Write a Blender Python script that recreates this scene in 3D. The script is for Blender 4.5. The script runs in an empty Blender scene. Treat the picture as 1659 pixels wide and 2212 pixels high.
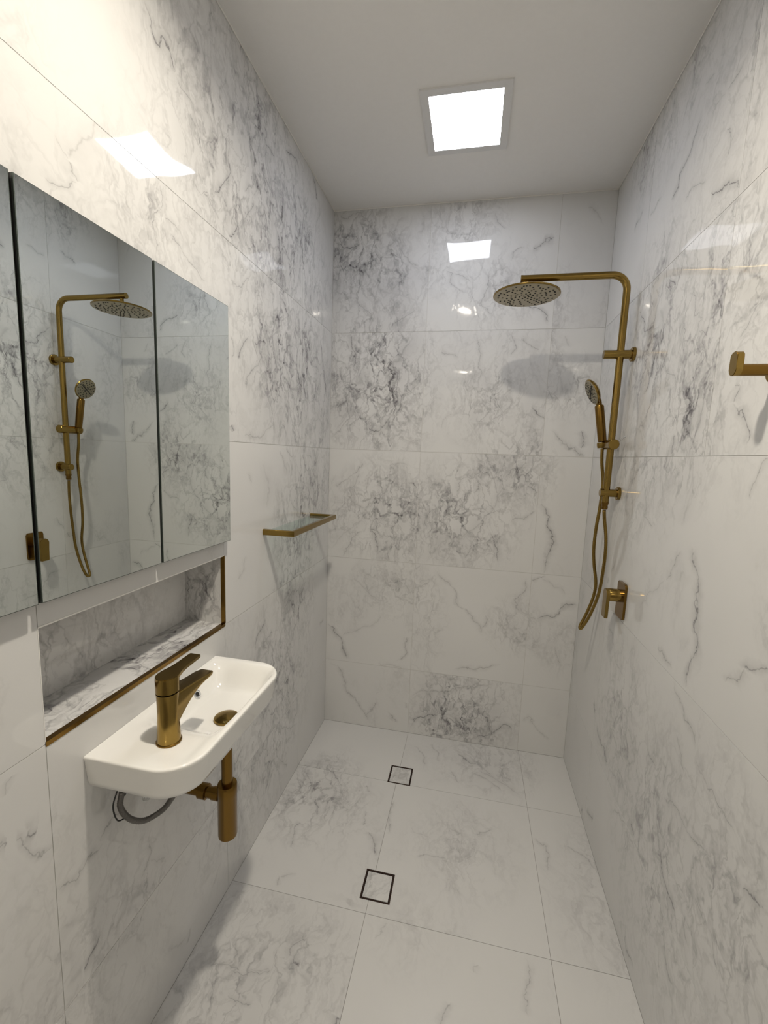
import bpy, bmesh, math, random
from mathutils import Vector, Matrix
random.seed(7)
scene = bpy.context.scene
col = scene.collection

# ------------------------------------------------------------------ camera, world, exposure
W, H = 1.333, 2.778                       # room width and height (metres); back wall y=0, left wall x=0
cam_data = bpy.data.cameras.new('camera')
cam_data.sensor_fit = 'HORIZONTAL'; cam_data.sensor_width = 36.0
cam_data.lens = 930.5 * 36.0 / 1659.0
cam_data.clip_start = 0.02
cam = bpy.data.objects.new('camera', cam_data); col.objects.link(cam)
R = ((0.97905411, -0.19432558, -0.0607504), (0.20042572, 0.97237017, 0.11969033), (0.03581298, -0.12935925, 0.99095086))
cam.matrix_world = Matrix(((R[0][0], R[0][2], -R[0][1], 0.765), (R[1][0], R[1][2], -R[1][1], -2.259), (R[2][0], R[2][2], -R[2][1], 1.556), (0, 0, 0, 1)))
scene.camera = cam
world = bpy.data.worlds.new('world'); scene.world = world; world.use_nodes = True
world.node_tree.nodes['Background'].inputs[0].default_value = (0.5, 0.5, 0.55, 1)
world.node_tree.nodes['Background'].inputs[1].default_value = 0.02
vs = scene.view_settings
vs.view_transform = 'Standard'; vs.look = 'None'; vs.gamma = 1.0; vs.exposure = 0.06; vs.use_curve_mapping = False
DOWN_POWER, DOWN_COL = 16.5, (1.0, 0.905, 0.76)
PANEL_STRENGTH, PANEL_COL = 20.0, (0.88, 0.91, 1.0)
HALL_POWER = 9.0

VEINS = {
 ('B', 0, 0): [(1,0.005,0.55,[(0.027,0.27),(0.073,0.262),(0.122,0.204),(0.204,0.123),(0.274,0.121),(0.365,0.027)]),(1,0.005,0.55,[(0.073,0.262),(0.149,0.299)]),(1,0.005,0.55,[(0.156,0.491),(0.189,0.479)]),(1,0.005,0.55,[(0.052,0.419),(0.118,0.395)])],
 ('B', 0, 1): [(0,0.005,0.33,[(0.138,0.895),(0.228,0.816),(0.349,0.752)]),(0,0.005,0.33,[(0.069,0.526),(0.191,0.58),(0.289,0.625),(0.34,0.697),(0.349,0.752)]),(1,0.007,0.85,[(0.38,0.135),(0.456,0.105),(0.53,0.058),(0.592,0.005)]),(0,0.022,0.38,[(0.345,0.86),(0.409,0.845),(0.482,0.852)]),(1,0.005,0.55,[(0.418,0.415),(0.48,0.466),(0.536,0.464),(0.561,0.495)]),(0,0.005,0.33,[(0.308,0.392),(0.417,0.384),(0.489,0.382)])],
 ('B', 0, 2): [(1,0.005,0.55,[(1.368,0.05),(1.421,0.07),(1.461,0.155),(1.518,0.185)]),(1,0.005,0.55,[(1.372,0.136),(1.426,0.177),(1.466,0.165)]),(0,0.005,0.55,[(0.313,1.432),(0.342,1.494),(0.381,1.52),(0.442,1.518)]),(0,0.007,0.85,[(0.426,1.417),(0.457,1.419),(0.493,1.385)]),(1,0.016,0.5,[(1.015,0.014),(1.094,0.067),(1.164,0.142),(1.263,0.225),(1.36,0.295),(1.475,0.363)]),(0,0.005,0.55,[(0.352,1.219),(0.393,1.243),(0.482,1.299)]),(0,0.005,0.55,[(0.128,1.278),(0.192,1.287),(0.214,1.263)]),(1,0.007,0.85,[(1.006,0.297),(1.058,0.284),(1.151,0.26),(1.173,0.206)]),(1,0.005,0.55,[(0.989,0.092),(1.089,0.144),(1.167,0.196)])],
 ('B', 0, 3): [(1,0.007,0.85,[(1.977,0.161),(2.011,0.124),(2.068,0.127),(2.116,0.111),(2.183,0.093)]),(1,0.018,0.6,[(1.914,0.224),(1.981,0.313),(2.038,0.35),(2.112,0.397),(2.176,0.452)]),(1,0.022,0.38,[(1.654,0.022),(1.826,0.124),(1.914,0.224)]),(1,0.005,0.55,[(1.933,0.152),(2.011,0.17),(2.114,0.248),(2.17,0.286)]),(1,0.005,0.55,[(1.857,0.358),(1.896,0.426),(1.944,0.453),(2.009,0.46)]),(0,0.005,0.55,[(0.157,1.747),(0.219,1.753),(0.269,1.789),(0.33,1.799)]),(0,0.007,0.85,[(0.199,1.738),(0.232,1.69),(0.313,1.711),(0.341,1.78)]),(0,0.005,0.55,[(0.009,1.904),(0.048,1.933),(0.121,1.933)]),(1,0.005,0.55,[(1.634,0.012),(1.716,0.074),(1.797,0.145)])],
 ('B', 0, 4): [(0,0.005,0.55,[(0.029,2.746),(0.098,2.746),(0.158,2.736),(0.199,2.691),(0.23,2.627)]),(0,0.007,0.85,[(0.001,2.631),(0.062,2.601),(0.132,2.624)]),(1,0.005,0.55,[(2.405,0.037),(2.422,0.082),(2.444,0.097),(2.499,0.105),(2.551,0.144)]),(0,0.005,0.55,[(0.298,2.636),(0.337,2.612),(0.362,2.575),(0.388,2.53),(0.457,2.482)]),(1,0.005,0.55,[(2.443,0.334),(2.471,0.319),(2.524,0.321),(2.57,0.29)]),(0,0.022,0.38,[(0.156,2.469),(0.237,2.42),(0.327,2.371),(0.387,2.333),(0.437,2.286)]),(1,0.005,0.55,[(2.265,0.203),(2.313,0.151),(2.351,0.13)]),(0,0.005,0.55,[(0.305,2.188),(0.333,2.225),(0.39,2.26),(0.437,2.304)])],
 ('B', 1, 0): [(0,0.005,0.55,[(0.5,0.204),(0.562,0.247),(0.708,0.281),(0.868,0.338),(0.956,0.362)]),(0,0.007,0.85,[(0.507,0.044),(0.569,0.112),(0.662,0.15)]),(0,0.022,0.38,[(0.662,0.15),(0.8,0.116),(0.845,0.044),(0.927,0.047)]),(0,0.007,0.85,[(0.846,0.033),(0.927,0.047),(1.012,0.118),(1.066,0.061)])],
 ('B', 1, 1): [(1,0.005,0.55,[(0.618,0.87),(0.67,0.857),(0.756,0.782),(0.802,0.714),(0.844,0.722),(0.892,0.674),(0.97,0.62)]),(1,0.005,0.55,[(0.66,0.867),(0.737,0.892)]),(0,0.005,0.33,[(0.501,0.886),(0.541,0.911),(0.612,0.917)]),(1,0.005,0.55,[(0.761,1.08),(0.766,1.063),(0.824,1.03),(0.889,1.063),(0.951,1.077),(0.955,1.093)]),(1,0.022,0.38,[(0.613,1.084),(0.658,1.023),(0.708,1.0),(0.732,1.037)]),(0,0.005,0.55,[(0.741,0.418),(0.861,0.446),(0.977,0.483)])],
 ('B', 1, 2): [(1,0.005,0.55,[(1.379,0.695),(1.429,0.711),(1.466,0.785),(1.521,0.811)]),(1,0.005,0.55,[(1.383,0.772),(1.433,0.807),(1.472,0.795)]),(0,0.005,0.55,[(0.928,1.439),(0.952,1.498),(0.987,1.523),(1.042,1.52)]),(0,0.007,0.85,[(1.031,1.425),(1.058,1.426),(1.092,1.395)]),(1,0.016,0.5,[(1.045,0.674),(1.12,0.719),(1.185,0.784),(1.28,0.854),(1.371,0.914),(1.479,0.972)]),(0,0.005,0.55,[(0.97,1.238),(1.006,1.26),(1.085,1.313)]),(0,0.005,0.55,[(0.767,1.294),(0.824,1.302),(0.845,1.279)]),(1,0.007,0.85,[(1.036,0.928),(1.085,0.915),(1.173,0.89),(1.194,0.841)]),(1,0.005,0.55,[(1.02,0.745),(1.115,0.788),(1.189,0.832)]),(1,0.005,0.55,[(1.171,0.549),(1.231,0.536),(1.284,0.574),(1.311,0.691)]),(1,0.02,0.5,[(1.006,0.554),(1.072,0.604),(1.18,0.678)])],
 ('B', 1, 3): [(1,0.005,0.55,[(1.926,0.773),(2.08,0.768),(2.162,0.753)]),(1,0.005,0.55,[(2.052,0.932),(2.123,0.936),(2.176,0.906)]),(0,0.005,0.55,[(0.959,2.167),(0.989,2.122),(1.053,2.086)]),(0,0.005,0.55,[(0.581,2.073),(0.648,2.073),(0.677,2.054)]),(1,0.005,0.33,[(1.789,0.915),(1.816,0.858),(1.852,0.801),(1.917,0.806),(1.99,0.783)]),(0,0.005,0.55,[(0.844,1.751),(0.906,1.789),(0.939,1.835)]),(0,0.007,0.85,[(1.03,1.809),(1.064,1.782),(1.096,1.765)]),(1,0.005,0.33,[(1.698,0.601),(1.775,0.626),(1.804,0.682)])],
 ('B', 1, 4): [(1,0.005,0.55,[(2.737,0.668),(2.776,0.662)]),(1,0.022,0.38,[(2.642,0.561),(2.719,0.566)]),(1,0.005,0.55,[(2.633,0.847),(2.678,0.809),(2.713,0.78)]),(0,0.007,0.85,[(0.973,2.555),(1.008,2.553),(1.031,2.573),(1.081,2.586)]),(1,0.005,0.55,[(2.496,0.896),(2.538,0.906),(2.557,0.939)]),(1,0.005,0.55,[(2.34,0.697),(2.369,0.649),(2.414,0.61),(2.449,0.617),(2.477,0.569)]),(0,0.005,0.55,[(0.626,2.453),(0.673,2.438),(0.703,2.393)]),(1,0.005,0.55,[(2.223,0.964),(2.235,0.839),(2.267,0.801),(2.338,0.769),(2.416,0.782),(2.484,0.796)]),(0,0.007,0.85,[(0.958,2.306),(1.031,2.26),(1.086,2.216)])],
 ('B', 2, 0): [(0,0.005,0.33,[(1.107,0.178),(1.154,0.197),(1.187,0.148),(1.258,0.095)])],
 ('B', 2, 1): [(1,0.007,0.85,[(0.972,1.145),(0.983,1.148)]),(0,0.005,0.55,[(1.109,0.959),(1.141,0.967)]),(0,0.005,0.55,[(1.097,0.755),(1.131,0.743)]),(0,0.007,0.85,[(1.131,0.743),(1.247,0.797),(1.263,0.829),(1.329,0.846)]),(0,0.005,0.33,[(1.15,0.968),(1.266,0.899)]),(1,0.005,0.55,[(0.492,1.272),(0.533,1.269),(0.592,1.246)])],
 ('B', 2, 2): [(1,0.007,0.85,[(0.995,1.151),(1.018,1.156),(1.128,1.179),(1.214,1.167),(1.29,1.143),(1.355,1.106)])],
 ('B', 2, 3): [(1,0.022,0.38,[(1.847,1.151),(1.9,1.163),(1.962,1.149),(1.998,1.103)]),(1,0.007,0.85,[(1.623,1.274),(1.669,1.278),(1.714,1.265)]),(0,0.005,0.55,[(1.136,1.711),(1.201,1.658),(1.267,1.605),(1.311,1.588)]),(1,0.005,0.33,[(2.102,1.18),(2.154,1.159)])],
 ('B', 2, 4): [(0,0.005,0.33,[(1.21,2.708),(1.26,2.68),(1.28,2.639)])],
 ('F', 0, 1): [(0,0.007,0.85,[(0.153,-0.391),(0.195,-0.411),(0.233,-0.461)]),(1,0.005,0.55,[(-0.561,0.275),(-0.461,0.233)]),(0,0.005,0.55,[(0.206,-0.511),(0.26,-0.511)]),(1,0.007,0.85,[(-0.656,0.194),(-0.561,0.169)]),(1,0.005,0.55,[(-0.838,0.169),(-0.784,0.136),(-0.72,0.128),(-0.694,0.208)]),(0,0.005,0.55,[(0.01,-0.546),(0.056,-0.576),(0.1,-0.523)]),(1,0.005,0.55,[(-0.997,0.182),(-0.959,0.164)]),(0,0.005,0.33,[(0.164,-0.959),(0.222,-0.919)]),(1,0.005,0.55,[(-0.48,0.386),(-0.43,0.357)]),(1,0.005,0.55,[(-0.662,0.41),(-0.58,0.405)]),(1,0.007,0.85,[(-0.782,0.481),(-0.688,0.441)]),(1,0.022,0.38,[(-0.69,0.156),(-0.573,0.227),(-0.425,0.142)]),(1,0.022,0.38,[(-0.979,0.43),(-0.958,0.448)])],
 ('F', 0, 2): [(1,0.005,0.55,[(-1.184,0.321),(-1.143,0.308),(-1.107,0.347)]),(0,0.007,0.85,[(0.321,-1.184),(0.349,-1.207)]),(0,0.005,0.55,[(0.144,-1.249),(0.202,-1.247),(0.264,-1.227)]),(0,0.005,0.55,[(0.174,-1.301),(0.197,-1.324),(0.241,-1.31)]),(1,0.007,0.85,[(-1.298,0.485),(-1.269,0.493)]),(0,0.005,0.55,[(0.08,-1.259),(0.128,-1.24),(0.175,-1.245)]),(0,0.005,0.33,[(0.18,-1.244),(0.258,-1.225)])],
 ('F', 1, 0): [(1,0.005,0.55,[(-0.239,0.625),(-0.145,0.592),(-0.104,0.538)]),(1,0.005,0.55,[(-0.19,0.69),(-0.058,0.643)]),(0,0.007,0.85,[(0.776,-0.061),(0.79,-0.13),(0.893,-0.155)]),(1,0.005,0.55,[(-0.335,0.797),(-0.24,0.749)]),(0,0.012,0.6,[(0.871,-0.21),(0.925,-0.228),(1.018,-0.28),(1.095,-0.331)]),(0,0.005,0.55,[(0.86,-0.228),(0.994,-0.329)])],
 ('F', 1, 1): [(1,0.005,0.55,[(-0.694,0.508),(-0.505,0.501)]),(0,0.005,0.55,[(0.86,-0.586),(0.925,-0.559),(0.94,-0.533)]),(0,0.005,0.55,[(0.635,-0.74),(0.722,-0.734),(0.774,-0.731)]),(0,0.005,0.33,[(0.601,-0.627),(0.697,-0.648)])],
 ('F', 1, 2): [(1,0.005,0.33,[(-1.101,0.86),(-1.071,0.887)]),(1,0.005,0.55,[(-1.237,0.769),(-1.211,0.78),(-1.175,0.803)]),(1,0.005,0.55,[(-1.177,1.031),(-1.132,1.013),(-1.079,1.028),(-1.012,1.033)]),(0,0.005,0.33,[(0.529,-1.058),(0.582,-1.024)])],
 ('F', 2, 1): [(1,0.005,0.55,[(-0.697,1.153),(-0.611,1.15),(-0.548,1.107)]),(1,0.005,0.55,[(-0.65,1.307),(-0.59,1.281),(-0.548,1.238)])],
 ('L', 0, 1): [(0,0.005,0.55,[(-0.112,0.625),(-0.031,0.646)]),(1,0.022,0.38,[(0.925,-0.272),(0.96,-0.282)])],
 ('L', 0, 2): [(1,0.022,0.38,[(1.532,-0.05),(1.562,-0.061)]),(0,0.022,0.38,[(-0.337,1.361),(-0.241,1.44),(-0.12,1.571)]),(0,0.005,0.55,[(-0.343,1.55),(-0.261,1.52)]),(0,0.005,0.55,[(-0.391,1.283),(-0.365,1.268)]),(1,0.005,0.55,[(1.086,-0.39),(1.16,-0.33)]),(1,0.022,0.38,[(0.994,-0.292),(1.063,-0.311)])],
 ('L', 0, 3): [(0,0.005,0.55,[(-0.387,2.029),(-0.36,2.007),(-0.178,1.961)]),(1,0.007,0.85,[(1.843,-0.068),(1.974,-0.111),(2.112,-0.185)]),(0,0.022,0.38,[(-0.295,1.77),(-0.093,1.651),(-0.072,1.591)])],
 ('L', 0, 4): [(1,0.007,0.85,[(2.691,-0.251),(2.728,-0.267),(2.772,-0.31)]),(1,0.022,0.38,[(2.238,-0.125),(2.342,-0.196)])],
 ('L', 1, 0): [(1,0.005,0.55,[(0.296,-0.717),(0.359,-0.727)]),(0,0.005,0.55,[(-0.676,0.37),(-0.555,0.297),(-0.415,0.213)]),(1,0.005,0.55,[(0.091,-0.519),(0.175,-0.6)]),(0,0.022,0.38,[(-0.922,0.3),(-0.855,0.321),(-0.807,0.362)])],
 ('L', 1, 1): [(0,0.02,0.75,[(-0.556,0.903),(-0.431,0.928)]),(0,0.007,0.85,[(-0.845,0.794),(-0.786,0.869),(-0.733,0.9)]),(0,0.005,0.55,[(-0.765,0.809),(-0.677,0.825)]),(0,0.005,0.55,[(-0.578,0.616),(-0.484,0.699)]),(0,0.022,0.38,[(-0.458,0.822),(-0.414,0.824)]),(1,0.007,0.85,[(0.412,-0.973),(0.451,-0.962),(0.489,-0.899)]),(1,0.005,0.55,[(0.386,-0.846),(0.44,-0.854)])],
 ('L', 1, 2): [(1,0.005,0.55,[(1.453,-0.564),(1.506,-0.577),(1.572,-0.614)]),(0,0.005,0.55,[(-0.566,1.573),(-0.473,1.505)]),(1,0.022,0.38,[(1.325,-0.734),(1.475,-0.744),(1.545,-0.793)]),(0,0.005,0.33,[(-0.893,1.484),(-0.84,1.451)]),(0,0.005,0.55,[(-0.524,1.365),(-0.469,1.326),(-0.417,1.297)]),(1,0.005,0.33,[(1.113,-0.939),(1.192,-0.896)]),(0,0.005,0.33,[(-0.679,1.154),(-0.633,1.187)])],
 ('L', 1, 3): [(1,0.012,0.5,[(2.076,-1.535),(2.09,-1.528),(2.118,-1.499),(2.154,-1.468),(2.183,-1.456)]),(1,0.005,0.55,[(2.053,-1.518),(2.066,-1.526),(2.076,-1.535)]),(0,0.005,0.33,[(-1.558,2.101),(-1.534,2.078)]),(0,0.005,0.55,[(-1.59,2.021),(-1.552,2.031),(-1.518,2.051)]),(1,0.005,0.55,[(1.998,-1.31),(2.035,-1.301),(2.05,-1.31),(2.085,-1.304),(2.107,-1.298),(2.133,-1.272),(2.171,-1.286)]),(0,0.005,0.55,[(-1.326,2.12),(-1.303,2.107)]),(0,0.005,0.55,[(-1.269,2.102),(-1.226,2.103),(-1.205,2.085)]),(0,0.005,0.55,[(-1.254,2.076),(-1.183,2.045),(-1.114,2.017)]),(0,0.005,0.55,[(-0.869,2.156),(-0.849,2.148),(-0.815,2.16)]),(0,0.005,0.55,[(-0.971,2.086),(-0.905,2.085),(-0.881,2.101),(-0.857,2.139)]),(1,0.007,0.85,[(1.84,-0.927),(1.869,-0.916),(1.933,-0.85)]),(0,0.007,0.85,[(-0.826,1.928),(-0.739,1.944)]),(1,0.005,0.55,[(1.751,-0.874),(1.817,-0.851),(1.877,-0.803),(1.944,-0.739)]),(1,0.005,0.55,[(1.831,-0.967),(1.859,-0.957),(1.908,-0.985)]),(0,0.005,0.55,[(-0.898,1.604),(-0.779,1.622),(-0.669,1.679)]),(1,0.007,0.85,[(1.611,-0.971),(1.642,-0.986)]),(1,0.007,0.85,[(2.074,-0.537),(2.158,-0.604)]),(1,0.005,0.55,[(1.8,-0.758),(1.923,-0.721),(2.0,-0.792)]),(0,0.005,0.55,[(-0.467,2.095),(-0.414,2.051)]),(1,0.005,0.55,[(1.712,-0.458),(1.822,-0.509),(1.941,-0.643)])],
 ('L', 1, 4): [(0,0.007,0.85,[(-1.31,2.529),(-1.298,2.514),(-1.281,2.488),(-1.251,2.504),(-1.227,2.488),(-1.212,2.468)]),(0,0.005,0.55,[(-1.212,2.468),(-1.186,2.443),(-1.157,2.434),(-1.115,2.397),(-1.103,2.384)]),(0,0.005,0.55,[(-1.163,2.261),(-1.1,2.25),(-1.03,2.226)]),(0,0.005,0.33,[(-1.409,2.184),(-1.381,2.205),(-1.347,2.222),(-1.311,2.233),(-1.278,2.239),(-1.193,2.251)]),(1,0.007,0.85,[(2.265,-1.059),(2.301,-1.029),(2.376,-0.981),(2.429,-0.972)]),(1,0.005,0.55,[(2.667,-1.027),(2.669,-1.055),(2.735,-1.06)]),(1,0.005,0.55,[(2.318,-1.001),(2.351,-0.986),(2.409,-0.976),(2.466,-0.962)]),(0,0.007,0.85,[(-0.752,2.602),(-0.671,2.614)]),(1,0.007,0.85,[(2.602,-0.752),(2.641,-0.74),(2.675,-0.756)]),(0,0.005,0.55,[(-1.107,2.245),(-1.066,2.233),(-1.021,2.226)]),(1,0.005,0.55,[(2.363,-0.885),(2.417,-0.849)]),(1,0.005,0.55,[(2.237,-0.948),(2.314,-0.865),(2.381,-0.827)]),(0,0.007,0.85,[(-0.467,2.617),(-0.407,2.573)]),(0,0.005,0.55,[(-0.748,2.495),(-0.688,2.475)]),(0,0.007,0.85,[(-0.586,2.69),(-0.481,2.716),(-0.446,2.7)]),(1,0.005,0.55,[(2.39,-0.842),(2.433,-0.827),(2.479,-0.834)]),(1,0.007,0.85,[(2.201,-0.982),(2.232,-0.951),(2.255,-0.929)]),(1,0.022,0.38,[(2.2,-0.933),(2.232,-0.903),(2.288,-0.864)]),(1,0.005,0.55,[(2.194,-0.819),(2.229,-0.806),(2.264,-0.78),(2.306,-0.766),(2.333,-0.793)]),(1,0.007,0.85,[(2.187,-0.605),(2.251,-0.622),(2.269,-0.639),(2.325,-0.634),(2.366,-0.64),(2.391,-0.676)]),(1,0.007,0.85,[(2.188,-0.615),(2.276,-0.646)]),(1,0.022,0.38,[(2.214,-0.445),(2.37,-0.424),(2.49,-0.476)])],
 ('L', 2, 0): [(1,0.005,0.33,[(0.097,-1.118),(0.144,-1.082)]),(1,0.005,0.55,[(0.043,-1.254),(0.092,-1.238)]),(0,0.005,0.55,[(-1.464,0.333),(-1.428,0.359)]),(1,0.022,0.38,[(0.258,-1.412),(0.333,-1.464),(0.375,-1.5)]),(0,0.022,0.38,[(-1.336,0.143),(-1.252,0.078)])],
 ('L', 2, 1): [(0,0.005,0.55,[(-1.542,0.666),(-1.524,0.687),(-1.461,0.667)]),(0,0.005,0.55,[(-1.638,0.663),(-1.628,0.669),(-1.594,0.654),(-1.587,0.661),(-1.542,0.666)]),(1,0.005,0.55,[(0.463,-1.423),(0.496,-1.4),(0.545,-1.392)]),(0,0.005,0.33,[(-1.395,0.487),(-1.324,0.417)]),(0,0.007,0.85,[(-1.595,0.418),(-1.571,0.429),(-1.554,0.454)]),(0,0.022,0.38,[(-1.634,0.413),(-1.629,0.436),(-1.595,0.418)]),(1,0.022,0.38,[(0.53,-1.588),(0.581,-1.63)])],
 ('L', 3, 1): [(0,0.005,0.55,[(-1.733,0.858),(-1.719,0.845)]),(0,0.005,0.55,[(-1.701,0.839),(-1.678,0.825)]),(1,0.005,0.55,[(0.773,-1.643),(0.797,-1.668),(0.825,-1.678)]),(0,0.007,0.85,[(-1.688,0.841),(-1.668,0.836),(-1.662,0.848)]),(1,0.005,0.33,[(0.948,-1.714),(0.967,-1.705)])],
 ('R', 0, 0): [(0,0.007,0.85,[(-0.415,0.053),(-0.372,0.029)])],
 ('R', 0, 1): [(0,0.007,0.85,[(-0.427,0.506),(-0.392,0.54)])],
 ('R', 0, 2): [(1,0.005,0.55,[(1.079,-0.391),(1.104,-0.412)])],
 ('R', 0, 3): [(1,0.007,0.85,[(2.155,-0.427),(2.172,-0.418)])],
 ('R', 0, 4): [(0,0.005,0.55,[(-0.372,2.503),(-0.274,2.474)])],
 ('R', 1, 0): [(0,0.005,0.55,[(-0.84,0.374),(-0.703,0.312)]),(0,0.005,0.55,[(-1.223,0.273),(-1.166,0.288),(-1.13,0.347)]),(0,0.005,0.55,[(-1.003,0.051),(-0.952,0.04),(-0.915,0.109)]),(0,0.007,0.85,[(-0.541,0.127),(-0.457,0.078)])],
 ('R', 1, 1): [(0,0.005,0.55,[(-1.161,0.888),(-1.099,0.925),(-1.035,0.978)]),(0,0.005,0.55,[(-1.354,0.825),(-1.312,0.827),(-1.26,0.833),(-1.208,0.839),(-1.161,0.888)]),(1,0.005,0.55,[(0.787,-1.132),(0.82,-1.111),(0.861,-1.076)]),(0,0.005,0.55,[(-1.28,0.701),(-1.235,0.681),(-1.168,0.664),(-1.12,0.666),(-1.062,0.654)]),(0,0.009,0.85,[(-1.182,0.435),(-1.126,0.456),(-1.078,0.495),(-1.027,0.537)]),(0,0.005,0.55,[(-0.989,0.708),(-0.913,0.709)]),(1,0.005,0.55,[(0.675,-1.056),(0.755,-1.034)]),(0,0.007,0.85,[(-1.437,0.759),(-1.419,0.764),(-1.383,0.743)]),(0,0.005,0.55,[(-1.385,0.713),(-1.365,0.716)]),(1,0.022,0.38,[(0.706,-1.336),(0.724,-1.321)]),(0,0.005,0.55,[(-0.682,0.821),(-0.577,0.848),(-0.545,0.892),(-0.452,0.918)]),(0,0.007,0.85,[(-0.626,0.434),(-0.544,0.454)]),(0,0.022,0.38,[(-0.786,0.761),(-0.698,0.675)]),(0,0.005,0.55,[(-1.278,0.564),(-1.25,0.57)]),(0,0.007,0.85,[(-0.899,0.392),(-0.864,0.422)]),(0,0.007,0.85,[(-0.625,0.432),(-0.563,0.438),(-0.463,0.472),(-0.445,0.489)]),(0,0.005,0.55,[(-0.695,0.552),(-0.597,0.573)]),(0,0.02,0.7,[(-1.259,0.436),(-1.232,0.453),(-1.202,0.474)]),(1,0.005,0.55,[(0.505,-1.342),(0.564,-1.303)]),(0,0.005,0.55,[(-1.13,0.451),(-1.07,0.491),(-1.024,0.544)])],
 ('R', 1, 2): [(1,0.005,0.55,[(1.501,-1.239),(1.538,-1.249),(1.577,-1.269)]),(1,0.005,0.55,[(1.507,-0.641),(1.532,-0.647),(1.576,-0.708)]),(1,0.005,0.33,[(1.478,-1.001),(1.515,-0.976)]),(1,0.007,0.85,[(1.123,-1.107),(1.207,-1.09),(1.296,-1.072),(1.359,-1.033)]),(1,0.022,0.38,[(1.396,-0.963),(1.503,-0.986)]),(0,0.005,0.55,[(-0.792,1.353),(-0.672,1.402)]),(1,0.005,0.55,[(1.241,-0.902),(1.324,-0.982)]),(1,0.005,0.33,[(1.082,-0.751),(1.135,-0.797),(1.241,-0.902)]),(1,0.005,0.55,[(1.128,-0.434),(1.177,-0.476)]),(1,0.022,0.38,[(1.249,-0.97),(1.288,-1.002)]),(1,0.005,0.55,[(1.506,-0.641),(1.569,-0.671)]),(1,0.007,0.85,[(1.002,-1.079),(1.061,-1.094),(1.125,-1.114),(1.139,-1.103),(1.224,-1.089)]),(1,0.007,0.85,[(1.145,-1.303),(1.179,-1.327),(1.205,-1.356)]),(1,0.005,0.55,[(1.081,-1.251),(1.103,-1.272),(1.145,-1.303)]),(0,0.005,0.55,[(-1.01,1.007),(-0.961,1.018),(-0.907,1.033)])],
 ('R', 1, 3): [(1,0.007,0.85,[(2.09,-0.726),(2.136,-0.683)]),(0,0.007,0.85,[(-0.6,1.992),(-0.523,2.042),(-0.444,2.121),(-0.436,2.138)]),(1,0.005,0.55,[(1.91,-0.889),(1.937,-0.914),(1.98,-0.895),(2.046,-0.837)]),(0,0.005,0.55,[(-0.97,1.889),(-0.914,1.937)]),(1,0.005,0.55,[(1.848,-0.855),(1.922,-0.844),(1.972,-0.822)]),(1,0.007,0.85,[(1.808,-0.578),(1.837,-0.608),(1.878,-0.621)]),(0,0.005,0.55,[(-0.829,1.779),(-0.78,1.817),(-0.729,1.857)]),(1,0.022,0.38,[(1.645,-0.973),(1.694,-0.968),(1.743,-0.94)]),(1,0.007,0.85,[(1.589,-0.842),(1.606,-0.857),(1.647,-0.864)]),(1,0.005,0.55,[(1.669,-0.727),(1.712,-0.704),(1.764,-0.654)]),(1,0.022,0.38,[(1.924,-0.72),(1.997,-0.679),(2.066,-0.615)]),(0,0.022,0.38,[(-0.936,1.728),(-0.876,1.768)])],
 ('R', 1, 4): [(0,0.005,0.55,[(-0.992,2.514),(-0.969,2.499),(-0.946,2.497),(-0.902,2.494)]),(0,0.005,0.33,[(-0.902,2.494),(-0.87,2.493),(-0.843,2.487),(-0.822,2.479)]),(0,0.007,0.85,[(-0.778,2.533),(-0.748,2.496),(-0.726,2.473),(-0.69,2.448),(-0.675,2.418),(-0.633,2.398)]),(1,0.005,0.55,[(2.313,-0.971),(2.386,-0.923)]),(0,0.007,0.85,[(-1.027,2.198),(-0.996,2.229),(-0.96,2.254),(-0.9,2.283)]),(0,0.005,0.55,[(-0.872,2.324),(-0.801,2.339),(-0.724,2.345)]),(0,0.005,0.55,[(-0.531,2.449),(-0.483,2.449),(-0.431,2.453)]),(0,0.022,0.38,[(-0.818,2.727),(-0.787,2.716)]),(0,0.022,0.38,[(-0.876,2.688),(-0.834,2.684)]),(0,0.005,0.55,[(-0.833,2.597),(-0.781,2.595)]),(1,0.005,0.55,[(2.5,-1.021),(2.527,-1.03)])],
 ('R', 2, 3): [(1,0.022,0.38,[(2.122,-1.049),(2.154,-1.059),(2.174,-1.067),(2.174,-1.1)]),(1,0.005,0.55,[(1.826,-1.121),(1.859,-1.151),(1.897,-1.161),(1.928,-1.183)]),(1,0.022,0.38,[(1.848,-1.046),(1.915,-1.036),(1.944,-1.048)]),(1,0.005,0.55,[(1.96,-1.05),(1.989,-1.083),(1.991,-1.109),(2.044,-1.112)]),(0,0.007,0.85,[(-1.143,1.737),(-1.117,1.751)]),(1,0.007,0.85,[(1.704,-1.128),(1.713,-1.132),(1.737,-1.143)]),(1,0.007,0.85,[(1.589,-1.203),(1.636,-1.187),(1.676,-1.157),(1.704,-1.128)])],
}
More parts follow.
